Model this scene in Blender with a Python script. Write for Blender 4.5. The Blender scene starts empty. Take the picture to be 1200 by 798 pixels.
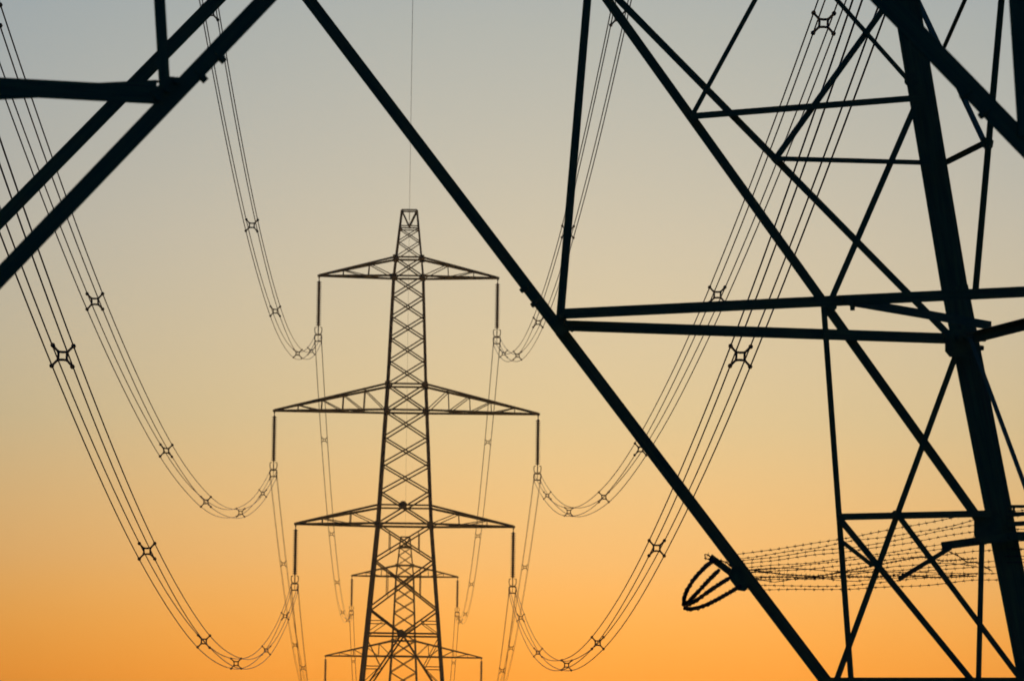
import bpy, bmesh, math, random
from mathutils import Vector, Matrix

random.seed(7)
scene = bpy.context.scene
col = scene.collection
R = math.radians
V = Vector

# ------------------------------------------------------------------ camera
EYE = V((0.0, 0.0, 1.6))
PITCH, ROLL = math.atan(607.0 / 6000.0), R(0.78)
fw = V((0, math.cos(PITCH), math.sin(PITCH)))
up0 = V((0, -math.sin(PITCH), math.cos(PITCH)))
rt0 = V((1, 0, 0))
rt = rt0 * math.cos(ROLL) + up0 * math.sin(ROLL)
up = -rt0 * math.sin(ROLL) + up0 * math.cos(ROLL)
cam_data = bpy.data.cameras.new("camera")
cam = bpy.data.objects.new("camera", cam_data)
col.objects.link(cam)
cam.matrix_world = Matrix(((rt.x, up.x, -fw.x, EYE.x), (rt.y, up.y, -fw.y, EYE.y),
                           (rt.z, up.z, -fw.z, EYE.z), (0, 0, 0, 1)))
cam_data.sensor_width = 36.0
cam_data.lens = 180.0
cam_data.clip_start = 0.1
cam_data.clip_end = 40000.0
cam_data.dof.use_dof = True
cam_data.dof.focus_distance = 62.0
cam_data.dof.aperture_fstop = 9.0
scene.camera = cam

# ------------------------------------------------------------------ sky and sun
SUN_EL, SUN_AZ = R(1.335), R(1.0)
world = bpy.data.worlds.new("World")
scene.world = world
world.use_nodes = True
nt = world.node_tree
bg = nt.nodes["Background"]
sky = nt.nodes.new("ShaderNodeTexSky")
sky.sky_type = 'NISHITA'
sky.sun_disc = False
sky.sun_elevation = SUN_EL
sky.sun_rotation = SUN_AZ
sky.altitude = 0
sky.dust_density = 2.586
sky.air_density = 1.144
sky.ozone_density = 4.62
wb = nt.nodes.new("ShaderNodeVectorMath")          # white balance of the dusk air
wb.operation = 'MULTIPLY'
K_WB = 10 ** (1 / 1.217)
wb.inputs[1].default_value = (0.2193 * K_WB, 0.3266 * K_WB, 0.3939 * K_WB)
gam = nt.nodes.new("ShaderNodeGamma")
gam.inputs["Gamma"].default_value = 1.217
nt.links.new(sky.outputs[0], wb.inputs[0])
nt.links.new(wb.outputs[0], gam.inputs["Color"])
geo = nt.nodes.new("ShaderNodeTexCoord")
sep = nt.nodes.new("ShaderNodeSeparateXYZ")
mr = nt.nodes.new("ShaderNodeMapRange")            # height above the horizon, 0 to 11.5 degrees
mr.inputs["From Max"].default_value = 0.2
tint = nt.nodes.new("ShaderNodeValToRGB")          # dusk air: pinker low down, greener above
stops = [(0.035, (1.05, 0.82, 0.62)), (0.0575, (0.90, 0.87, 1.05)), (0.085, (0.828, 0.935, 1.11)),
         (0.120, (0.925, 1.02, 1.07)), (0.162, (0.98, 1.08, 0.96))]
cr = tint.color_ramp
cr.interpolation = 'LINEAR'
while len(cr.elements) < len(stops):
    cr.elements.new(0.5)
for e, (z, c) in zip(cr.elements, stops):
    e.position = z / 0.2
for e, (z, c) in zip(cr.elements, stops):
    e.color = (c[0] / 1.2, c[1] / 1.2, c[2] / 1.2, 1)
mul = nt.nodes.new("ShaderNodeVectorMath")
mul.operation = 'MULTIPLY'
nt.links.new(geo.outputs["Generated"], sep.inputs[0])
nt.links.new(sep.outputs["Z"], mr.inputs["Value"])
nt.links.new(mr.outputs["Result"], tint.inputs["Fac"])
nt.links.new(gam.outputs[0], mul.inputs[0])
nt.links.new(tint.outputs["Color"], mul.inputs[1])
nt.links.new(mul.outputs[0], bg.inputs["Color"])
bg.inputs["Strength"].default_value = 0.12

sun_data = bpy.data.lights.new("sun", 'SUN')
sun_data.energy = 0.5
sun_data.angle = R(0.53)
sun_data.color = (1.0, 0.62, 0.32)
sun = bpy.data.objects.new("sun", sun_data)
col.objects.link(sun)
sd = V((math.sin(SUN_AZ) * math.cos(SUN_EL), math.cos(SUN_AZ) * math.cos(SUN_EL), math.sin(SUN_EL)))
sun.rotation_euler = (-sd).to_track_quat('-Z', 'Y').to_euler()

vs = scene.view_settings
vs.view_transform = 'Standard'
vs.look = 'None'
vs.exposure = 0.0
vs.gamma = 1.0


# ------------------------------------------------------------------ materials
def material(name, base, dark, rough, scale, metal=0.0, bump=0.15, rust=None):
    m = bpy.data.materials.new(name)
    m.use_nodes = True
    n, l = m.node_tree.nodes, m.node_tree.links
    b = n["Principled BSDF"]
    tc = n.new("ShaderNodeTexCoord")
    ns = n.new("ShaderNodeTexNoise")
    ns.inputs["Scale"].default_value = scale
    ns.inputs["Detail"].default_value = 6
    rp = n.new("ShaderNodeValToRGB")
    rp.color_ramp.elements[0].color = (*dark, 1)
    rp.color_ramp.elements[1].color = (*base, 1)
    rp.color_ramp.elements[0].position = 0.35
    rp.color_ramp.elements[1].position = 0.65
    l.new(tc.outputs["Object"], ns.inputs["Vector"])
    l.new(ns.outputs["Fac"], rp.inputs["Fac"])
    out = rp.outputs["Color"]
    if rust:
        n2 = n.new("ShaderNodeTexNoise")
        n2.inputs["Scale"].default_value = scale * 0.35
        n2.inputs["Detail"].default_value = 8
        r2 = n.new("ShaderNodeValToRGB")
        r2.color_ramp.elements[0].position = 0.6
        r2.color_ramp.elements[1].position = 0.72
        mx = n.new("ShaderNodeMixRGB")
        mx.inputs["Color2"].default_value = (*rust, 1)
        l.new(tc.outputs["Object"], n2.inputs["Vector"])
        l.new(n2.outputs["Fac"], r2.inputs["Fac"])
        l.new(r2.outputs["Color"], mx.inputs["Fac"])
        l.new(out, mx.inputs["Color1"])
        out = mx.outputs["Color"]
    l.new(out, b.inputs["Base Color"])
    b.inputs["Roughness"].default_value = rough
    b.inputs["Metallic"].default_value = metal
    bp = n.new("ShaderNodeBump")
    bp.inputs["Strength"].default_value = bump
    bp.inputs["Distance"].default_value = 0.002
    l.new(ns.outputs["Fac"], bp.inputs["Height"])
    l.new(bp.outputs["Normal"], b.inputs["Normal"])
    return m


STEEL = material("painted_steel", (0.078, 0.128, 0.040), (0.046, 0.080, 0.024), 0.75, 9.0, rust=(0.075, 0.060, 0.024))
GALV = material("weathered_galvanised_steel", (0.058, 0.070, 0.042), (0.040, 0.050, 0.030), 0.7, 4.0)
WIRE = material("aged_aluminium", (0.11, 0.11, 0.105), (0.07, 0.07, 0.07), 0.65, 3.0)
GLAZE = material("brown_glazed_porcelain", (0.050, 0.030, 0.020), (0.035, 0.022, 0.016), 0.35, 12.0, bump=0.02)
BARB = material("rusty_barbed_wire", (0.055, 0.040, 0.028), (0.030, 0.022, 0.018), 0.85, 60.0)
GRASS = material("grass_field", (0.060, 0.075, 0.025), (0.040, 0.050, 0.018), 0.95, 0.6)


# ------------------------------------------------------------------ helpers
def mesh_obj(name, verts, faces, mat, parent=None):
    me = bpy.data.meshes.new(name)
    me.from_pydata([tuple(v) for v in verts], [], faces)
    bm = bmesh.new()
    bm.from_mesh(me)
    bmesh.ops.recalc_face_normals(bm, faces=bm.faces)
    bm.to_mesh(me)
    bm.free()
    me.materials.append(mat)
    o = bpy.data.objects.new(name, me)
    col.objects.link(o)
    if parent:
        o.parent = parent
    return o


def inst(name, me, parent, mtx):
    o = bpy.data.objects.new(name, me)
    col.objects.link(o)
    o.parent = parent
    o.matrix_basis = mtx
    return o


def empty(name, loc, label, cat, group=None):
    o = bpy.data.objects.new(name, None)
    col.objects.link(o)
    o.empty_display_size = 0.2
    o.location = loc
    tag(o, label, cat, group)
    return o


def tag(o, label, cat, group=None):
    o["label"] = label
    o["category"] = cat
    if group:
        o["group"] = group


def unit_angle(name, mat, t=0.11):
    """Rolled steel angle of unit length along Z: the front flange faces -Y."""
    P = [(-.5, 0), (.5, 0), (.5, 1.0), (.5 - t, 1.0), (.5 - t, t), (-.5, t)]
    v = [(x, y, 0) for x, y in P] + [(x, y, 1) for x, y in P]
    f = [(i, (i + 1) % 6, 6 + (i + 1) % 6, 6 + i) for i in range(6)] + [tuple(range(5, -1, -1)), tuple(range(6, 12))]
    me = bpy.data.meshes.new(name)
    me.from_pydata(v, [], f)
    bm = bmesh.new()
    bm.from_mesh(me)
    bmesh.ops.recalc_face_normals(bm, faces=bm.faces)
    bm.to_mesh(me)
    bm.free()
    me.materials.append(mat)
    return me


ANGLE_NEAR = unit_angle("angle_section", STEEL)
ANGLE_FAR = unit_angle("angle_section_far", GALV, 0.14)


def bar_matrix(a, b, w, normal, depth=0.9, edge=V((0.6, 0.2, 1.0))):
    """Places a unit angle from a to b with its wide flange square to `normal`."""
    a, b, n = V(a), V(b), V(normal)
    z = (b - a)
    L = z.length
    z.normalize()
    n = (n - z * n.dot(z)).normalized()
    y = -n
    x = y.cross(z).normalized()
    if x.dot(edge) < 0:           # keep the standing flange on the upper side
        a, b = b, a
        z = -z
        x = y.cross(z).normalized()
    M = Matrix(((x.x * w, y.x * w * depth, z.x * L, a.x), (x.y * w, y.y * w * depth, z.y * L, a.y),
                (x.z * w, y.z * w * depth, z.z * L, a.z), (0, 0, 0, 1)))
    return M


def bar(name, parent, a, b, w, normal, me, depth=0.9):
    a, b = V(a) - parent_origin(parent), V(b) - parent_origin(parent)
    return inst(name, me, parent, bar_matrix(a, b, w, normal, depth))


def parent_origin(p):
    o = V((0, 0, 0))
    while p is not None:
        o = o + p.location
        p = p.parent
    return o


def tube_geo(pts, r, n=6, verts=None, faces=None, caps=True, radii=None):
    verts = [] if verts is None else verts
    faces = [] if faces is None else faces
    base = len(verts)
    pts = [V(p) for p in pts]
    prev = None
    for i, p in enumerate(pts):
        t = (pts[min(i + 1, len(pts) - 1)] - pts[max(i - 1, 0)]).normalized()
        if prev is None:
            ref = V((0, 0, 1)) if abs(t.z) < 0.9 else V((1, 0, 0))
            u = t.cross(ref).normalized()
        else:
            u = (prev - t * prev.dot(t)).normalized()
        prev = u
        w = t.cross(u)
        rr = radii[i] if radii else r
        for k in range(n):
            a = 2 * math.pi * k / n
            verts.append(p + (u * math.cos(a) + w * math.sin(a)) * rr)
    for i in range(len(pts) - 1):
        for k in range(n):
            a, b = base + i * n + k, base + i * n + (k + 1) % n
            faces.append((a, b, b + n, a + n))
    if caps:
        faces.append(tuple(base + k for k in range(n - 1, -1, -1)))
        e = base + (len(pts) - 1) * n
        faces.append(tuple(e + k for k in range(n)))
    return verts, faces


def box_geo(c, ax, ay, az, verts, faces):
    c, ax, ay, az = V(c), V(ax), V(ay), V(az)
    b = len(verts)
    for s in ((-1, -1, -1), (1, -1, -1), (1, 1, -1), (-1, 1, -1), (-1, -1, 1), (1, -1, 1), (1, 1, 1), (-1, 1, 1)):
        verts.append(c + ax * s[0] + ay * s[1] + az * s[2])
    for f in ((0, 3, 2, 1), (4, 5, 6, 7), (0, 1, 5, 4), (1, 2, 6, 5), (2, 3, 7, 6), (3, 0, 4, 7)):
        faces.append(tuple(b + i for i in f))


def prism_geo(poly, depth, verts, faces):
    """Closed outline of 3D points swept by the vector `depth`."""
    b, n = len(verts), len(poly)
    for p in poly:
        verts.append(V(p))
    for p in poly:
        verts.append(V(p) + V(depth))
    faces.append(tuple(b + i for i in range(n)))
    faces.append(tuple(b + n + i for i in range(n - 1, -1, -1)))
    for i in range(n):
        j = (i + 1) % n
        faces.append((b + i, b + j, b + n + j, b + n + i))


def lathe_geo(profile, origin, verts, faces, n=12):
    b = len(verts)
    o = V(origin)
    for r, z in profile:
        for k in range(n):
            a = 2 * math.pi * k / n
            verts.append(o + V((r * math.cos(a), r * math.sin(a), z)))
    for i in range(len(profile) - 1):
        for k in range(n):
            p, q = b + i * n + k, b + i * n + (k + 1) % n
            faces.append((p, q, q + n, p + n))
    faces.append(tuple(b + k for k in range(n)))
    e = b + (len(profile) - 1) * n
    faces.append(tuple(e + k for k in range(n - 1, -1, -1)))


# ------------------------------------------------------------------ ground
def ground_height(x, y):
    if y < 430:
        return 0.0
    t = min(1.0, (y - 430) / 230.0)
    h = -7.6 * (t * t * (3 - 2 * t))
    if y > 700:
        t = min(1.0, (y - 700) / 900.0)
        h -= 9.0 * (t * t * (3 - 2 * t))
    return h


gy = [-5500, -2500, -800, -200, 0, 200, 430] + [430 + 23 * i for i in range(1, 11)] + [700, 800, 900, 1000, 1150, 1300, 1450, 1600, 2600, 4000, 5500]
gx = [-5500, -3000, -1200, -300, -60, 60, 300, 1200, 3000, 5500]
gv = [(x, y, ground_height(x, y)) for y in gy for x in gx]
gf = [(j * len(gx) + i, j * len(gx) + i + 1, (j + 1) * len(gx) + i + 1, (j + 1) * len(gx) + i)
      for j in range(len(gy) - 1) for i in range(len(gx) - 1)]
g = mesh_obj("ground", gv, gf, GRASS)
g["kind"] = "structure"

# ------------------------------------------------------------------ near pylon (seen through its base)
YAW = R(12)
U1 = V((math.cos(YAW), math.sin(YAW), 0))           # along the near and far faces
N1 = V((math.sin(YAW), -math.cos(YAW), 0))          # out of the face towards the viewer
PROUD = V((-0.035, -1.0, -0.12))                     # towards the open side of the base
C1 = V((-0.69, 30.7, 0))                            # foot of the pylon's axis
near_pylon = empty("lattice_pylon", C1, "huge close lattice pylon base whose dark steel bars cross the whole view", "pylon",
                   "steel pylons of one power line")

# members as surveyed: kind, one end, other end, flange width (metres), face, bolt-back offset
MEMBERS = [
    ("leg", (2.487, 36.459, 9.665), (3.181, 36.606, 5.723), 0.195, 'F', 0.00),
    ("leg", (3.181, 36.606, 5.736), (4.091, 36.799, 1.315), 0.199, 'F', 0.004),
    ("brace", (-1.760, 35.556, 7.975), (0.343, 36.003, 5.320), 0.085, 'F', 0.060),
    ("brace", (0.343, 36.003, 5.320), (4.220, 36.828, 0.411), 0.088, 'F', 0.064),
    ("brace", (-1.661, 35.577, 8.039), (-7.400, 34.357, 1.655), 0.097, 'F', 0.075),
    ("brace", (0.485, 36.039, 7.912), (3.433, 36.659, 3.972), 0.068, 'F', 0.085),
    ("brace", (0.505, 36.039, 7.912), (3.139, 36.597, 5.382), 0.051, 'F', 0.100),
    ("brace", (0.523, 36.041, 7.913), (0.342, 36.002, 5.411), 0.058, 'F', 0.112),
    ("horizontal_beam", (0.330, 36.000, 5.356), (3.201, 36.610, 5.362), 0.076, 'F', 0.126),
    ("horizontal_beam", (2.226, 36.403, 2.874), (3.793, 36.736, 2.907), 0.098, 'F', 0.134),
    ("brace", (2.222, 36.400, 5.564), (2.441, 36.449, 2.882), 0.042, 'F', 0.145),
    ("brace", (3.200, 36.613, 5.293), (2.324, 36.424, 2.880), 0.043, 'F', 0.155),
    ("brace", (2.904, 36.547, 7.093), (2.273, 36.413, 5.603), 0.044, 'F', 0.152),
    ("brace", (2.675, 36.498, 7.767), (1.863, 36.326, 6.596), 0.040, 'F', 0.148),
    ("brace", (1.986, 36.346, 8.106), (2.885, 36.543, 7.149), 0.034, 'F', 0.158),
    ("brace", (1.864, 36.326, 8.037), (1.263, 36.198, 6.884), 0.034, 'F', 0.166),
    ("horizontal_beam", (1.245, 36.194, 6.880), (2.930, 36.553, 7.092), 0.046, 'F', 0.174),
    ("horizontal_beam", (1.863, 36.326, 6.605), (2.995, 36.566, 6.623), 0.035, 'F', 0.170),
    ("horizontal_beam", (2.340, 36.427, 4.064), (3.445, 36.662, 4.119), 0.048, 'F', 0.172),
    ("brace", (2.352, 36.430, 4.046), (3.331, 36.638, 2.901), 0.045, 'F', 0.182),
    ("brace", (2.353, 36.430, 3.900), (2.589, 36.480, 3.724), 0.030, 'F', 0.190),
    ("brace", (2.760, 36.517, 4.100), (3.674, 36.711, 2.932), 0.041, 'F', 0.178),
    ("brace", (3.377, 36.648, 3.934), (3.356, 36.643, 2.901), 0.040, 'F', 0.186),
    ("brace", (0.527, 25.875, 7.927), (-4.700, 24.765, 1.976), 0.087, 'F', 0.000),
    ("brace", (-0.045, 25.754, 7.926), (5.500, 26.932, 2.560), 0.109, 'F', 0.006),
    ("brace", (-1.954, 25.349, 7.950), (-1.755, 25.390, 5.386), 0.057, 'F', -0.012),
    ("brace", (2.495, 26.294, 7.950), (2.679, 26.333, 5.365), 0.136, 'F', 0.020),
    ("horizontal_beam", (-4.450, 24.818, 5.401), (-1.743, 25.393, 5.378), 0.092, 'F', -0.020),
    ("horizontal_beam", (-1.799, 25.381, 5.423), (-4.840, 26.632, 5.423), 0.062, 'F', 0.0),
    ("brace", (3.456, 35.563, 8.198), (3.300, 36.297, 5.648), 0.052, 'S', 0.0),
    ("brace", (2.890, 38.226, 8.393), (3.352, 36.053, 6.689), 0.053, 'S', 0.012),
    ("brace", (3.344, 36.092, 8.065), (3.133, 37.085, 7.537), 0.038, 'S', 0.02),
    ("brace", (3.145, 37.029, 6.684), (3.352, 36.053, 6.701), 0.033, 'S', 0.024),
    ("brace", (3.276, 36.413, 5.347), (3.774, 34.070, 3.220), 0.043, 'S', 0.0),
    ("horizontal_beam", (3.297, 36.312, 5.337), (5.330, 26.750, 5.135), 0.074, 'S', 0.01),
    ("horizontal_beam", (0.329, 35.860, 5.420), (3.746, 33.888, 5.422), 0.073, 'F', 0.0),
    ("horizontal_beam", (2.240, 34.720, 5.422), (3.414, 36.270, 5.422), 0.062, 'F', 0.0),
    # beyond the picture's edges: what the bars above run on to
    ("horizontal_beam", (2.700, 26.350, 5.385), (5.200, 26.880, 5.390), 0.092, 'F', -0.03),
    ("horizontal_beam", (2.740, 26.420, 5.423), (5.060, 27.650, 5.423), 0.062, 'F', 0.0),
    ("horizontal_beam", (-4.430, 24.560, 5.440), (-6.450, 34.100, 5.440), 0.092, 'S', 0.0),
    ("brace", (3.900, 31.680, 7.930), (4.330, 36.500, 0.450), 0.090, 'S', 0.0),
    ("brace", (3.900, 31.640, 7.930), (5.700, 26.250, 0.500), 0.090, 'S', 0.0),
]
for kind, a, b, w, face, off in MEMBERS:
    n = N1 if face == 'F' else (N1 + U1 * 0.25).normalized()
    s = PROUD * off                                   # bolted `off` proud of the leg
    bar(kind, near_pylon, V(a) + s, V(b) + s, w, n, ANGLE_NEAR, depth=0.9 if kind != "leg" else 0.95)

# the other three legs and the ring of beams above the open base
H0 = (4.31, 4.97)
corner = lambda sx, sy, hx, hy, z: C1 + U1 * (sx * hx) - N1 * (sy * hy) + V((0, 0, z))
for sx, sy in ((-1, 1), (1, -1), (-1, -1)):
    bar("leg", near_pylon, corner(sx, sy, 5.75, 5.75, 0.0), corner(sx, sy, 4.31, 4.97, 9.66), 0.2, N1, ANGLE_NEAR)
bar("leg", near_pylon, (4.091, 36.799, 1.33), (4.365, 36.857, 0.0), 0.2, N1, ANGLE_NEAR)
for z0 in (8.02,):
    hx, hy = 4.56, 5.02
    for (p, q) in (((-1, 1), (1, 1)), ((-1, -1), (1, -1)), ((-1, 1), (-1, -1)), ((1, 1), (1, -1))):
        bar("horizontal_beam", near_pylon, corner(*p, hx, hy, z0), corner(*q, hx, hy, z0), 0.11, N1 if p[1] == q[1] else U1, ANGLE_NEAR)
# the tapering upper body, one joined part
uv, uf = [], []


def solid_bar(a, b, w, verts, faces):
    a, b = V(a) - C1, V(b) - C1
    tube_geo([a, b], w * 0.7, 4, verts, faces)


lv = [(9.66, 4.31, 4.97), (13.8, 3.75, 4.1), (17.6, 3.25, 3.4), (21, 2.8, 2.85), (24, 2.4, 2.4), (26.8, 2.05, 2.05), (30.2, 1.9, 1.9),
      (33.5, 1.7, 1.7), (36.6, 1.55, 1.55), (39.6, 1.4, 1.4), (42.5, 1.25, 1.25), (45.6, 1.1, 1.1), (49, 0.8, 0.8), (52, 0.5, 0.5)]
for (z, hx, hy), (z2, hx2, hy2) in zip(lv, lv[1:]):
    cs = [(-1, -1), (1, -1), (1, 1), (-1, 1)]
    for i in range(4):
        p, q = cs[i], cs[(i + 1) % 4]
        solid_bar(corner(*p, hx, hy, z), corner(*p, hx2, hy2, z2), 0.2, uv, uf)
        solid_bar(corner(*p, hx, hy, z), corner(*q, hx2, hy2, z2), 0.09, uv, uf)
        solid_bar(corner(*q, hx, hy, z), corner(*p, hx2, hy2, z2), 0.09, uv, uf)
        solid_bar(corner(*p, hx2, hy2, z2), corner(*q, hx2, hy2, z2), 0.08, uv, uf)


# ------------------------------------------------------------------ where the line hangs
AX1, AX2, AX3 = V((-0.65, 31.0)), V((-8.0, 390.0)), V((-13.47, 663.0))
Z2, Z3 = 1.6, -6.46                                   # foot levels relative to the eye datum (z of eye-height 0)
ARM = {'top': (6.84, 44.23), 'middle': (10.08, 33.82), 'bottom': (8.30, 25.18)}
DROP = 4.85
TIP1 = {('top', -1): 43.2, ('top', 1): 40.8, ('middle', -1): 28.8, ('middle', 1): 29.7, ('bottom', -1): 21.2, ('bottom', 1): 22.9}

for (lev, sd_), zt in TIP1.items():
    tip = V((AX1.x + sd_ * ARM[lev][0], AX1.y, zt + 1.6))
    hz = zt + 1.6
    k = min(range(len(lv)), key=lambda i: abs(lv[i][0] - hz))
    for sy in (-1, 1):
        solid_bar(corner(sd_, sy, lv[k][1], lv[k][2], lv[k][0]), tip, 0.12, uv, uf)
        solid_bar(corner(sd_, sy, lv[k - 1][1], lv[k - 1][2], lv[k - 1][0]), tip, 0.12, uv, uf)
solid_bar(C1 + V((0, 0, 52)), V((AX1.x, AX1.y, 52.2)), 0.1, uv, uf)
mesh_obj("upper_lattice", uv, uf, STEEL, near_pylon)

# gusset plates at the joints: centre, half length, half height, slope of the plate in its face
GUSSETS = [((0.345, 36.00, 5.36), 0.070, 0.055, -0.9, 0.12), ((3.215, 36.613, 5.33), 0.115, 0.10, 0.0, 0.14),
           ((-1.745, 25.392, 5.40), 0.075, 0.05, 0.75, -0.03), ((2.275, 36.413, 5.565), 0.04, 0.03, -0.9, 0.11),
           ((2.76, 36.517, 4.09), 0.036, 0.030, 0.0, 0.15), ((1.262, 36.198, 6.875), 0.045, 0.035, -0.9, 0.14),
           ((1.868, 36.326, 6.60), 0.030, 0.030, -0.8, 0.14), ((3.352, 36.053, 6.70), 0.036, 0.045, 1.4, 0.03),
           ((2.845, 36.534, 7.22), 0.05, 0.045, 0.0, 0.14), ((2.352, 36.428, 4.05), 0.022, 0.030, 0.0, 0.15),
           ((3.42, 36.66, 4.02), 0.10, 0.11, 0.0, 0.1), ((2.50, 36.45, 4.0), 0.0, 0.0, 0, 0)]
for c, hl, hh, ang, off in GUSSETS:
    if hl <= 0:
        continue
    v, f = [], []
    ax = U1 * math.cos(ang) + V((0, 0, 1)) * math.sin(ang)
    az = -U1 * math.sin(ang) + V((0, 0, 1)) * math.cos(ang)
    cc = V(c) + PROUD * (off + 0.012) - C1
    poly = [cc + ax * (hl * x) + az * (hh * y) for x, y in ((-1, -.6), (-.7, -1), (.7, -1), (1, -.6), (1, .6), (.7, 1), (-.7, 1), (-1, .6))]
    prism_geo(poly, N1 * 0.010, v, f)
    mesh_obj("gusset_plate", v, f, STEEL, near_pylon)

# bolt heads and nuts
bv, bf = [], []
tube_geo([V((0, 0, -0.03)), V((0, 0, 0.012))], 0.009, 6, bv, bf)
tube_geo([V((0, 0, 0.004)), V((0, 0, 0.020))], 0.0175, 6, bv, bf)
tube_geo([V((0, 0, 0.0201)), V((0, 0, 0.034))], 0.0165, 6, bv, bf)
bolt_me = bpy.data.meshes.new("bolt")
bolt_me.from_pydata([tuple(p) for p in bv], [], bf)
bolt_me.materials.append(STEEL)


def bolt(p, axis, k=1.1):
    z = V(axis).normalized()
    q = z.to_track_quat('Z', 'Y').to_matrix().to_4x4()
    q = q @ Matrix.Scale(k, 4)
    q.translation = V(p) - C1
    inst("bolt", bolt_me, near_pylon, q)


dn = -U1 * 0.79 - V((0, 0, 1)) * 0.61                 # out of the lower edge of a falling brace
dl = U1 * 0.70 - V((0, 0, 1)) * 0.71                  # out of the lower edge of a rising brace
for p in ((0.088, 35.944, 5.609), (0.166, 35.961, 5.509)):
    bolt(V(p) + PROUD * 0.06, dn)
for p in ((-1.580, 25.432, 5.486), (-1.489, 25.451, 5.588)):
    bolt(V(p), dl, 1.15)
for p in ((2.336, 26.255, 5.572), (2.436, 26.276, 5.478)):
    bolt(V(p), dn)
bolt(V((2.318, 34.70, 5.386)), V((0, 0, -1)))
bolt(V((3.356, 36.648, 5.300)), U1)
bolt(V((3.372, 36.648, 5.365)), U1)
for k in range(3):                                    # through the face of the plates
    bolt(V((0.31 + 0.04 * k, 36.0, 5.40 - 0.045 * k)) + N1 * 0.145, N1)
    bolt(V((3.15 + 0.06 * k, 36.613, 5.35)) + N1 * 0.165, N1)
    bolt(V((-1.79 + 0.045 * k, 25.39, 5.36 + 0.045 * k)) - N1 * 0.005, N1)

# ------------------------------------------------------------------ barbed wire guard on the near pylon
GO = V((2.4, 36.4, 3.6))
guard = empty("barbed_wire_guard", GO, "barbed wire climbing guard strung behind the thick leg with a bent wire basket end", "barbed wire")


def far_face(x, z, out=0.0):
    """Point on the far face of the near pylon at x and height z, `out` metres proud."""
    return V((x, 36.0 + (x - 0.33) * math.tan(YAW), z)) + PROUD * out + V((0, 0, 0.06)) * out


def barbed(name, pts, r, spacing, barb, parent=guard, wob=0.004):
    P = [V(p) - GO for p in pts]
    # resample
    seg, out = 0.03, [P[0]]
    for a, b in zip(P, P[1:]):
        L = (b - a).length
        k = max(1, int(L / seg))
        for i in range(1, k + 1):
            out.append(a.lerp(b, i / k))
    ph = random.random() * 6
    f1, f2 = random.uniform(4, 7), random.uniform(9, 14)
    for i, p in enumerate(out):
        s = i * seg
        p += V((0, 0.6, 1)) * (wob * (math.sin(f1 * s + ph) + 0.5 * math.sin(f2 * s + 2 * ph)))
    v, f = [], []
    radii = [r * random.uniform(0.8, 1.2) for _ in out]
    tube_geo(out, r, 5, v, f, radii=radii)
    step = max(1, int(spacing / seg))
    for i in range(random.randint(1, step), len(out) - 1, step):
        t = (out[i + 1] - out[i - 1]).normalized()
        n = t.cross(V((0, 1, 0.3))).normalized()
        m = t.cross(n)
        a0 = random.random() * 3.1
        for dlt, ang in ((-0.004, a0), (0.004, a0 + 1.5)):
            d = (n * math.cos(ang) + m * math.sin(ang) + t * random.uniform(-.3, .3)).normalized() * barb
            c = out[i] + t * dlt
            tube_geo([c - d, c + d], 0.0016, 3, v, f)
        tube_geo([out[i] - t * 0.009, out[i] + t * 0.009], r + 0.0022, 5, v, f)
    return mesh_obj(name, v, f, BARB, parent)


LEFT_Z = [3.767, 3.743, 3.713, 3.689, 3.665, 3.647, 3.629, 3.611, 3.587, 3.551, 3.527]
RIGHT_Z = [4.105, 4.062, 4.018, 3.975, 3.931, 3.888, 3.838, 3.764, 3.721, 3.677, 3.628]
for k, (za, zb) in enumerate(zip(LEFT_Z, RIGHT_Z)):
    o1 = -0.02 - 0.018 * k
    xa, xb = 1.60, 3.33
    slack = random.uniform(0.008, 0.026) if k < 7 else random.uniform(0.02, 0.05)
    pts = []
    for i in range(7):
        t = i / 6
        sag = slack * 4 * t * (1 - t)
        kink = random.uniform(-.007, .007) if 0 < i < 6 else 0
        pts.append(far_face(xa + (xb - xa) * t, za + (zb - za) * t - sag + kink, o1))
    t2 = 0.62 / (xb - xa)
    pts.append(far_face(xb + 0.62, zb + (zb - za) * t2 * 0.55, o1))
    barbed("barbed_wire", pts, 0.0023, random.uniform(0.066, 0.092), random.uniform(0.013, 0.018), wob=random.uniform(0.003, 0.007))
# two slack strands that have slipped and twisted round their neighbours
barbed("barbed_wire", [far_face(1.72, 3.66, 0.0), far_face(1.95, 3.632, -0.02), far_face(2.2, 3.640, -0.04), far_face(2.45, 3.684, -0.03),
                       far_face(2.7, 3.74, -0.03), far_face(2.95, 3.775, -0.02), far_face(3.1, 3.757, 0), far_face(3.35, 3.78, 0.0)], 0.0034, 0.045, 0.017, wob=0.008)
barbed("barbed_wire", [far_face(1.70, 3.60, 0.02), far_face(2.0, 3.628, -0.02), far_face(2.3, 3.622, -0.05), far_face(2.6, 3.628, -0.03),
                       far_face(2.9, 3.655, -0.02), far_face(3.35, 3.65, 0)], 0.0032, 0.05, 0.016, wob=0.009)
barbed("barbed_wire", [far_face(3.12, 3.83, 0.12), far_face(3.2, 3.80, 0.13), far_face(3.27, 3.757, 0.12), far_face(3.34, 3.757, 0.1),
                       far_face(3.46, 3.70, 0.05)], 0.0036, 0.04, 0.016, wob=0.007)
barbed("barbed_wire", [far_face(1.385, 3.764, 0.16), far_face(1.41, 3.758, 0.17), far_face(1.44, 3.735, 0.17)], 0.004, 0.03, 0.02, wob=0.002)
barbed("barbed_wire", [far_face(1.385, 3.764, 0.16), far_face(1.39, 3.735, 0.17), far_face(1.43, 3.725, 0.17)], 0.0035, 0.03, 0.015, wob=0.002)
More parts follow.
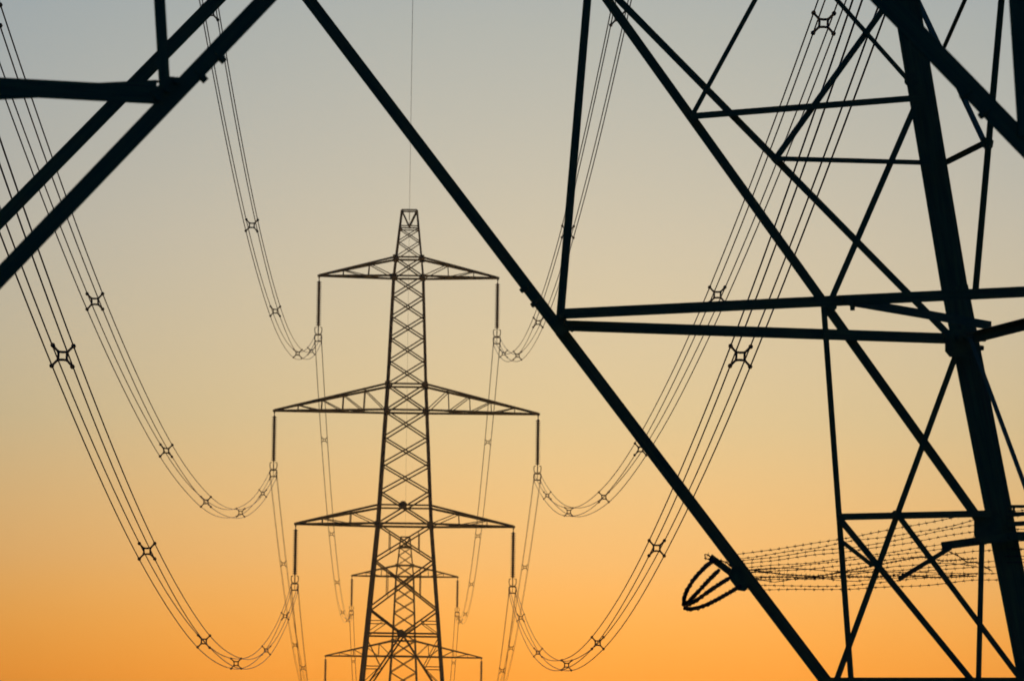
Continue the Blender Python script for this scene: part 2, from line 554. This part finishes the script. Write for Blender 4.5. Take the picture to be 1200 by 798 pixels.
barbed("barbed_wire", [far_face(1.44, 3.725, 0.16), far_face(1.50, 3.722, 0.15), far_face(1.54, 3.710, 0.13), far_face(1.585, 3.672, 0.11)], 0.005, 0.03, 0.014, wob=0.003)
for k in range(3):
    z0 = 3.585 + 0.035 * k
    barbed("barbed_wire", [far_face(1.60, z0 + random.uniform(-.02, .05), 0.0)] + [
        far_face(1.60 + 0.29 * i, z0 + 0.012 * i + random.uniform(-.03, .03), -0.02 - 0.02 * k) for i in range(1, 6)] + [
        far_face(3.35, z0 + 0.07, 0.0)], 0.0026, random.uniform(0.06, 0.1), 0.016, wob=0.008)
# bunched strands bent round the end of the bracket, meeting at a point
TIPX, TIPZ = 1.244, 3.385
LOOPS = [[(1.446, 3.722), (1.395, 3.683), (1.345, 3.630), (1.30, 3.575), (1.262, 3.510), (1.243, 3.455), (1.240, 3.40)],
         [(1.487, 3.655), (1.43, 3.598), (1.37, 3.532), (1.31, 3.468), (1.258, 3.405)],
         [(1.565, 3.602), (1.48, 3.548), (1.40, 3.492), (1.33, 3.440), (1.255, 3.400)],
         [(1.640, 3.545), (1.57, 3.502), (1.49, 3.455), (1.41, 3.412), (1.34, 3.385), (1.29, 3.376), (1.243, 3.380)]]
for L in LOOPS:
    n = len(L)
    barbed("wire_loop", [far_face(x, z, 0.17 + 0.10 * math.sin(math.pi * i / (n - 1))) for i, (x, z) in enumerate(L)], 0.0148, 0.05, 0.023, wob=0.0015)


def strap(name, a, b, w, t, parent=guard, holes=None):
    a, b = V(a) - GO, V(b) - GO
    x = (b - a)
    L = x.length
    x.normalize()
    y = (N1 - x * N1.dot(x)).normalized()
    z = x.cross(y)
    v, f = [], []
    box_geo((a + b) / 2, x * (L / 2), y * (t / 2), z * (w / 2), v, f)
    box_geo((a + b) / 2 - y * (w * 0.4) + z * (w / 2 - t / 2 + 0.0012), x * (L / 2 - 0.002), y * (w * 0.4 - t * 0.6), z * (t / 2), v, f)
    if holes:
        for h in holes:
            c = a.lerp(b, h) + y * (t / 2)
            tube_geo([c, c + y * 0.014], 0.013, 6, v, f)
    return mesh_obj(name, v, f, STEEL, parent)


strap("bracket", far_face(1.425, 3.748, 0.15), far_face(1.68, 3.565, 0.11), 0.042, 0.010, holes=(0.2, 0.5, 0.8))
strap("bracket", far_face(2.775, 3.622, 0.20), far_face(3.15, 3.858, 0.20), 0.032, 0.010)
strap("bracket", far_face(3.085, 3.868, 0.185), far_face(3.63, 3.955, 0.185), 0.056, 0.010, holes=(0.43, 0.5, 0.9))
# clamp plate that grips the brace
v, f = [], []
cc = far_face(1.618, 3.602, 0.14) - GO
prism_geo([cc + U1 * (0.070 * x) + V((0, 0, 0.092 * y)) for x, y in ((-.95, .25), (-.55, .85), (.1, .95), (.95, .1), (1.15, -.6), (.75, -1.0), (.1, -.95), (-.7, -.2))],
          N1 * 0.03, v, f)
mesh_obj("clamp_plate", v, f, STEEL, guard)
# short arms on the outer side of the thick leg
for z, w, dz in ((4.165, 0.020, 0.006), (4.108, 0.028, 0.02), (4.035, 0.032, 0.035), (3.955, 0.060, 0.0)):
    strap("bracket", far_face(3.56, z, 0.06), far_face(3.95, z + dz, 0.30), w, 0.008)
strap("bracket", far_face(3.615, 4.175, 0.09), far_face(3.615, 4.095, 0.09), 0.014, 0.006)
for k in range(3):
    barbed("barbed_wire", [far_face(3.55, 3.86 - 0.05 * k, 0.0), far_face(3.95, 3.87 - 0.045 * k, 0.05)], 0.0028, 0.06, 0.016)

# ------------------------------------------------------------------ the suspension pylon: built once, copied for the farther one
SZ = 1.6                                              # eye datum above ground
LEVELS = [(49.35, .585), (48.10, .70), (47.93, .72), (46.91, .83), (45.66, 1.03), (44.21, 1.13), (42.70, 1.20), (41.09, 1.26), (39.48, 1.32),
          (37.70, 1.39), (35.90, 1.456), (33.90, 1.56), (31.83, 1.68), (29.78, 1.79), (27.69, 1.90), (25.21, 2.03), (22.48, 2.27),
          (18.77, 2.58), (16.85, 2.74), (12.00, 3.17), (5.4, 3.75), (-1.6, 4.38)]
HW = lambda z: next(a[1] + (b[1] - a[1]) * (a[0] - z) / (a[0] - b[0]) for a, b in zip(LEVELS, LEVELS[1:]) if b[0] - 1e-6 <= z <= a[0] + 1e-6)
FACES = [(V((1, 0, 0)), V((0, -1, 0))), (V((1, 0, 0)), V((0, 1, 0))), (V((0, 1, 0)), V((1, 0, 0))), (V((0, 1, 0)), V((-1, 0, 0)))]


def build_suspension_pylon(loc, label):
    root = empty("lattice_pylon", loc, label, "pylon", "steel pylons of one power line")
    me = ANGLE_FAR

    def fb(kind, a, b, w, n, parent=root):
        m = bar_matrix(V(a), V(b), w * (1.3 if kind == "leg" else 1.16), n)
        return inst(kind, me, parent, m)

    pt = lambda fx, fn, u, z: fx * u + fn * HW(z) + V((0, 0, z + SZ))
    # legs
    for sx in (-1, 1):
        for sy in (-1, 1):
            for za, zb, w in ((49.35, 44.21, .11), (44.21, 35.90, .15), (35.90, 25.21, .18), (25.21, 12.0, .20), (12.0, -1.6, .22)):
                a = V((sx * HW(za), sy * HW(za), za + SZ))
                b = V((sx * HW(zb), sy * HW(zb), zb + SZ))
                fb("leg", a, b, w, V((0, -1 if sy < 0 else 1, 0)))

    def cross(fx, fn, z1, z2, w):
        h1, h2 = HW(z1), HW(z2)
        o = fn * 0.03
        fb("brace", pt(fx, fn, -h1, z1), pt(fx, fn, h2, z2), w, fn)
        fb("brace", pt(fx, fn, h1, z1) + o, pt(fx, fn, -h2, z2) + o, w, fn)

    for fx, fn in FACES:
        h = HW(49.35)
        for s in (-1, 1):
            fb("brace", pt(fx, fn, s * h, 49.35), pt(fx, fn, 0, 48.10), .075, fn)
        for z, w in ((49.35, .09), (48.10, .08), (47.93, .07), (45.66, .12), (44.21, .12), (35.90, .12), (33.90, .13), (26.62, .11), (25.21, .14), (16.85, .12)):
            h = HW(z)
            fb("horizontal_beam", pt(fx, fn, -h, z), pt(fx, fn, h, z), w, fn)
        for z1, z2, w in ((47.93, 46.91, .06), (46.91, 45.66, .06), (45.66, 44.21, .085), (44.21, 42.70, .085), (42.70, 41.09, .085), (41.09, 39.48, .085),
                          (39.48, 37.70, .085), (37.70, 35.90, .085), (35.90, 33.90, .095), (33.90, 31.83, .09), (31.83, 29.78, .09), (29.78, 27.69, .09),
                          (27.69, 25.21, .10), (25.21, 22.48, .095), (22.48, 18.77, .10), (12.0, 5.4, .11), (5.4, -1.6, .11)):
            cross(fx, fn, z1, z2, w)
        for s in (-1, 1):
            fb("brace", pt(fx, fn, s * HW(18.77), 18.77), pt(fx, fn, 0, 16.85), .10, fn)
            fb("brace", pt(fx, fn, 0, 16.85), pt(fx, fn, s * HW(12.0), 12.0), .11, fn)
            # short redundant members that stiffen the long panels
            for z1, z2 in ((25.21, 22.48), (22.48, 18.77)):
                h1, h2 = HW(z1), HW(z2)
                u = 0.52 * (h1 + h2) / 2
                za = z1 - (z1 - z2) * (h1 - u) / (h1 + h2)
                zb = z2 + (z1 - z2) * (h2 - u) / (h1 + h2)
                fb("brace", pt(fx, fn, s * u, za), pt(fx, fn, s * u, zb), .055, fn)
            for zq in (17.8, 14.35):
                q = 0.5 if zq > 16 else (16.85 - zq) / (16.85 - 12.0)
                fb("horizontal_beam", pt(fx, fn, s * HW(zq), zq), pt(fx, fn, s * HW(zq) * (0.55 if zq < 16 else 0.52), zq), .06, fn)
            fb("brace", pt(fx, fn, s * HW(14.35) * .55, 14.35), pt(fx, fn, s * HW(12.9), 12.9), .05, fn)
            fb("brace", pt(fx, fn, s * HW(14.35) * .55, 14.35), pt(fx, fn, s * HW(16.6), 16.6), .05, fn)
            fb("brace", pt(fx, fn, s * HW(17.8) * .52, 17.8), pt(fx, fn, s * HW(18.6), 16.95), .05, fn)
    # joint plates on the front and back faces
    for z, ws in ((45.66, 0.17), (44.21, 0.15), (35.90, 0.18), (33.90, 0.15), (25.21, 0.17)):
        for sx in (-1, 1):
            for sy in (-1, 1):
                v, f = [], []
                box_geo((sx * HW(z), sy * (HW(z) + 0.05), z + SZ), V((ws, 0, 0)), V((0, .01, 0)), V((0, 0, ws)), v, f)
                mesh_obj("gusset_plate", v, f, GALV, root)
    for z in (26.62, 16.85):
        v, f = [], []
        c = V((-0.1, -HW(z) - 0.09, z + SZ))
        prism_geo([c + V((.31 * math.cos(a), 0, .31 * math.sin(a))) for a in [math.pi / 8 + k * math.pi / 4 for k in range(8)]], V((0, -.02, 0)), v, f)
        mesh_obj("gusset_plate", v, f, GALV, root)
    # earth wire hanger at the peak
    v, f = [], []
    tube_geo([V((0, 0, 49.35 + SZ)), V((0, 0, 48.75 + SZ))], 0.035, 6, v, f)
    box_geo((0, 0, 48.7 + SZ), V((.03, 0, 0)), V((0, .16, 0)), V((0, 0, .05)), v, f)
    mesh_obj("earth_wire_clamp", v, f, GALV, root)
    # crossarms
    for lev, zb, ztop, webs in (('top', 44.21, 45.66, 2), ('middle', 33.90, 35.90, 4), ('bottom', 25.21, 26.62, 2)):
        reach, ztip = ARM[lev]
        for s in (-1, 1):
            tip = V((s * reach, 0, ztip + SZ))
            v, f = [], []
            lower = []
            for sy in (-1, 1):
                a = V((s * HW(zb), sy * HW(zb), zb + SZ))
                lower.append(a)
                tube_geo([a, tip + V((0, sy * 0.05, 0))], 0.085, 4, v, f)
            arm = mesh_obj("crossarm", v, f, GALV, root)
            for k, sy in enumerate((-1, 1)):
                t = V((s * HW(ztop), sy * HW(ztop), ztop + SZ))
                fb("upper_chord", t, tip + V((0, sy * 0.05, 0.05)), .14, V((0, sy, 0)), arm)
                n = webs + 1
                fr = [0.34, 0.68] if webs == 2 else [0.2, 0.39, 0.58, 0.79]
                prev = lower[k]
                for q in fr:
                    lo = lower[k].lerp(tip, q)
                    hi = t.lerp(tip, q)
                    fb("web_brace", lo, hi, .06, V((0, sy, 0)), arm)
                    fb("web_brace", prev, hi, .06, V((0, sy, 0)), arm)
                    prev = lo
            for q in (0.34, 0.68):
                fb("web_brace", lower[0].lerp(tip, q), lower[1].lerp(tip, q), .07, V((0, 0, -1)), arm)
            fb("web_brace", lower[0], lower[1].lerp(tip, 0.34), .07, V((0, 0, -1)), arm)
            fb("web_brace", lower[0].lerp(tip, .68), lower[1].lerp(tip, 0.34), .07, V((0, 0, -1)), arm)
            v, f = [], []
            box_geo(tip, V((.13, 0, 0)), V((0, .10, 0)), V((0, 0, .09)), v, f)
            box_geo(tip + V((0, 0, -.16)), V((.05, 0, 0)), V((0, .02, 0)), V((0, 0, .08)), v, f)
            mesh_obj("tip_plate", v, f, GALV, arm)
    return root


def copy_tree(o, parent=None):
    c = o.copy()
    col.objects.link(c)
    if parent is not None:
        c.parent = parent
    for ch in o.children:
        copy_tree(ch, c)
    return c


mid_pylon = build_suspension_pylon(V((AX2.x, AX2.y, 0)), "tall lattice pylon with three pairs of arms standing alone against the sky")
far_pylon = copy_tree(mid_pylon)
far_pylon.location = (AX3.x, AX3.y, -8.03)
far_pylon["label"] = "small distant lattice pylon showing through the lower body of the tall one"


# ------------------------------------------------------------------ insulator strings
def build_insulator(name):
    root = bpy.data.objects.new(name, None)
    col.objects.link(root)
    v, f = [], []
    n, top, pitch = 20, -0.42, 0.172
    prof = []
    z = top
    prof.append((0.03, z + 0.08))
    for i in range(n):
        prof += [(0.085, z), (0.088, z - 0.04), (0.200, z - 0.072), (0.202, z - 0.108), (0.105, z - 0.118), (0.085, z - 0.165)]
        z -= pitch
    prof.append((0.03, z - 0.05))
    lathe_geo(prof, (0, 0, 0), v, f, 10)
    mesh_obj("disc_stack", v, f, GLAZE, root)
    v, f = [], []
    tube_geo([V((0, 0, -0.2)), V((0, 0, top + 0.02))], 0.03, 6, v, f)
    tube_geo([V((0, 0, z)), V((0, 0, -4.55))], 0.045, 6, v, f)
    mesh_obj("link", v, f, GALV, root)
    v, f = [], []
    for s in (-1, 1):
        tube_geo([V((s * .06, 0, -4.50)), V((s * .24, 0, -4.42)), V((s * .275, 0, -4.2)), V((s * .26, 0, -3.98)), V((s * .12, 0, -3.95))], 0.036, 5, v, f)
    mesh_obj("arcing_horn", v, f, GALV, root)
    v, f = [], []
    for s in (-1, 1):
        tube_geo([V((s * .05, 0, -4.52)), V((s * .20, 0, -4.56)), V((s * .26, 0, -4.62)), V((s * .27, 0, -4.85)), V((s * .22, 0, -5.02)), V((s * .05, 0, -5.04))], 0.048, 5, v, f)
    tube_geo([V((-.22, 0, -5.04)), V((.22, 0, -5.04))], 0.048, 5, v, f)
    tube_geo([V((-.2, 0, -4.56)), V((.2, 0, -4.56))], 0.048, 5, v, f)
    tube_geo([V((0, 0, -4.5)), V((0, 0, -5.04))], 0.022, 5, v, f)
    yoke = mesh_obj("yoke_plate", v, f, GALV, root)
    for sx in (-1, 1):
        for z0 in (-4.60, -5.10):
            v, f = [], []
            tube_geo([V((sx * .25, -.18, z0 - .02)), V((sx * .25, 0, z0 + .02)), V((sx * .25, .18, z0 - .02))], 0.042, 6, v, f)
            tube_geo([V((sx * .25, 0, z0)), V((sx * .24, 0, z0 + .10))], 0.03, 5, v, f)
            if z0 < -5:
                tube_geo([V((sx * .25, 0, z0)), V((sx * .27, 0, z0 - .24))], 0.024, 5, v, f)
            mesh_obj("clamp", v, f, GALV, yoke)
    return root


SIDE = {-1: "left", 1: "right"}
proto = build_insulator("insulator_string")
first = True
for lab, ax, z0, place in (("tall", AX2, SZ, "mid"), ("distant", AX3, SZ - 8.03, "far")):
    for lev in ARM:
        for s in (-1, 1):
            if lab == "distant" and lev == 'bottom':
                continue                              # below the frame
            o = proto if first else copy_tree(proto)
            first = False
            o.location = (ax.x + s * ARM[lev][0], ax.y, ARM[lev][1] + z0)
            if lab == "tall":
                tag(o, f"dark ribbed insulator string hanging from the {lev} {SIDE[s]} arm of the tall pylon", "insulator", "insulators on the tall pylon")
            else:
                tag(o, f"tiny insulator string hanging from the {lev} {SIDE[s]} arm of the small distant pylon", "insulator", "insulators on the distant pylon")


# ------------------------------------------------------------------ conductor bundles
def spacer_mesh():
    v, f = [], []
    for s in (-1, 1):
        arc = [V((-.25, 0, s * .25)), V((-.19, 0, s * .185)), V((-.135, 0, s * .125)), V((-.085, 0, s * .098)), V((0, 0, s * .092)),
               V((.085, 0, s * .098)), V((.135, 0, s * .125)), V((.19, 0, s * .185)), V((.25, 0, s * .25))]
        tube_geo(arc, 0.033, 6, v, f)
        tube_geo([V((s * .125, 0, -.118)), V((s * .102, 0, -.05)), V((s * .102, 0, .05)), V((s * .125, 0, .118))], 0.033, 6, v, f)
    me = bpy.data.meshes.new("spacer")
    me.from_pydata([tuple(p) for p in v], [], f)
    me.materials.append(GALV)
    v, f = [], []
    tube_geo([V((0, -.055, 0)), V((0, -.03, 0)), V((0, .03, 0)), V((0, .055, 0))], 0.036, 7, v, f, radii=[.040, .060, .060, .040])
    mc = bpy.data.meshes.new("clamp")
    mc.from_pydata([tuple(p) for p in v], [], f)
    mc.materials.append(GALV)
    return me, mc


SPACER, CLAMP = spacer_mesh()


def bundle(label, group, a, b, sag, spacers, r=0.0195, clamps=True):
    """Four sub-conductors half a metre apart hung in a parabola from a to b, tied by spacers."""
    a, b = V(a), V(b)

    def centre(t):
        p = a.lerp(b, t)
        p.z -= 4 * sag * t * (1 - t)
        return p
    root = empty("conductor_bundle", a, label, "power cables", group)
    N = 72
    base = [centre(i / N) - a for i in range(N + 1)]
    for sx in (-1, 1):
        for sz in (-1, 1):
            v, f = [], []
            tube_geo([p + V((sx * .25, 0, sz * .25 + 0.012 * math.sin(i * 0.55 + sx + 2 * sz))) if 0 < i < N else p + V((sx * .25, 0, sz * .25)) for i, p in enumerate(base)], r, 6, v, f)
            mesh_obj("conductor", v, f, WIRE, root)
    for y in spacers:
        t = (y - a.y) / (b.y - a.y)
        if not 0.01 < t < 0.99:
            continue
        p, d = centre(t) - a, (centre(t + .002) - centre(t - .002)).normalized()
        M = Matrix.Rotation(math.asin(max(-1, min(1, d.z))) * 0.6, 4, 'X') @ Matrix.Rotation(random.uniform(-.03, .03), 4, 'Y')
        M.translation = p
        s = inst("spacer", SPACER, root, M)
        if clamps:
            for sx in (-1, 1):
                for sz in (-1, 1):
                    inst("clamp", CLAMP, s, Matrix.Translation(V((sx * .25, 0, sz * .25))))
    return root


SP1 = {('top', -1): [42, 80, 125, 171.5, 221, 262.6, 318, 363], ('top', 1): [42, 80, 124, 168, 219, 267, 316, 361],
       ('middle', -1): [42, 80, 120.8, 164, 215, 259, 314, 362], ('middle', 1): [42, 80, 124, 165.8, 219, 259, 314, 362],
       ('bottom', -1): [42, 80, 122.9, 165.3, 214, 256, 312, 360], ('bottom', 1): [42, 80, 126.8, 168, 218, 259, 314, 362]}
SP2 = [427, 478, 521, 571, 620, 648]
for lev in ARM:
    for s in (-1, 1):
        dx, z2 = s * ARM[lev][0], ARM[lev][1] - DROP
        z1 = TIP1[(lev, s)]
        p1 = (AX1.x + dx, AX1.y, z1 + SZ)
        p2 = (AX2.x + dx, AX2.y, z2 + SZ)
        p3 = (AX3.x + dx, AX3.y, z2 + SZ - 8.03)
        p4 = (AX3.x - 6.0 + dx, 963.0, z2 + SZ - 19.0)
        sag = {('top', -1): 14.0, ('top', 1): 13.2, ('middle', -1): 12.0, ('middle', 1): 11.8, ('bottom', -1): 11.9, ('bottom', 1): 12.4}[(lev, s)]
        bundle(f"four sagging cables with spacers sweeping overhead to the tall pylon's {lev} {SIDE[s]} insulator",
               "cables between the near pylon and the tall pylon", p1, p2, sag, SP1[(lev, s)])
        bundle(f"thin cables running away from the tall pylon's {lev} {SIDE[s]} insulator to the distant pylon",
               "cables between the tall pylon and the distant pylon", p2, p3, 7.8, SP2, r=0.0145, clamps=False)
        if lev != 'bottom':
            bundle(f"faint cables leaving the small distant pylon's {lev} {SIDE[s]} insulator and dropping away",
                   "cables beyond the distant pylon", p3, p4, 8.0, [700, 755, 810], clamps=False)


def earth_wire(label, a, b, sag, r):
    a, b = V(a), V(b)
    pts = []
    for i in range(61):
        t = i / 60
        p = a.lerp(b, t)
        p.z -= 4 * sag * t * (1 - t)
        pts.append(p - a)
    v, f = [], []
    tube_geo(pts, r, 6, v, f)
    o = mesh_obj("earth_wire", v, f, WIRE)
    o.location = a
    tag(o, label, "power cable", "earth wires along the pylon tops")


earth_wire("single thin earth wire rising straight up from the tall pylon's peak", (AX1.x, AX1.y, 52.2), (AX2.x, AX2.y, 48.68 + SZ), 8.6, 0.0115)
earth_wire("single earth wire running from the tall pylon's peak down to the distant pylon", (AX2.x, AX2.y, 48.68 + SZ), (AX3.x, AX3.y, 48.68 + SZ - 8.03), 5.5, 0.009)

# ------------------------------------------------------------------ thin dusk haze over the fields
hv, hf = [], []
box_geo((0, 0, 18.5), V((5600, 0, 0)), V((0, 5600, 0)), V((0, 0, 36.5)), hv, hf)
hm = bpy.data.materials.new("dusk_haze")
hm.use_nodes = True
hn = hm.node_tree.nodes
hn.clear()
ho = hn.new("ShaderNodeOutputMaterial")
hp = hn.new("ShaderNodeVolumePrincipled")
hp.inputs["Color"].default_value = (1.0, 0.86, 0.45, 1)
hp.inputs["Density"].default_value = 0.00005
hp.inputs["Anisotropy"].default_value = 0.8
hm.node_tree.links.new(hp.outputs[0], ho.inputs["Volume"])
haze = mesh_obj("haze", hv, hf, hm)
haze["kind"] = "stuff"
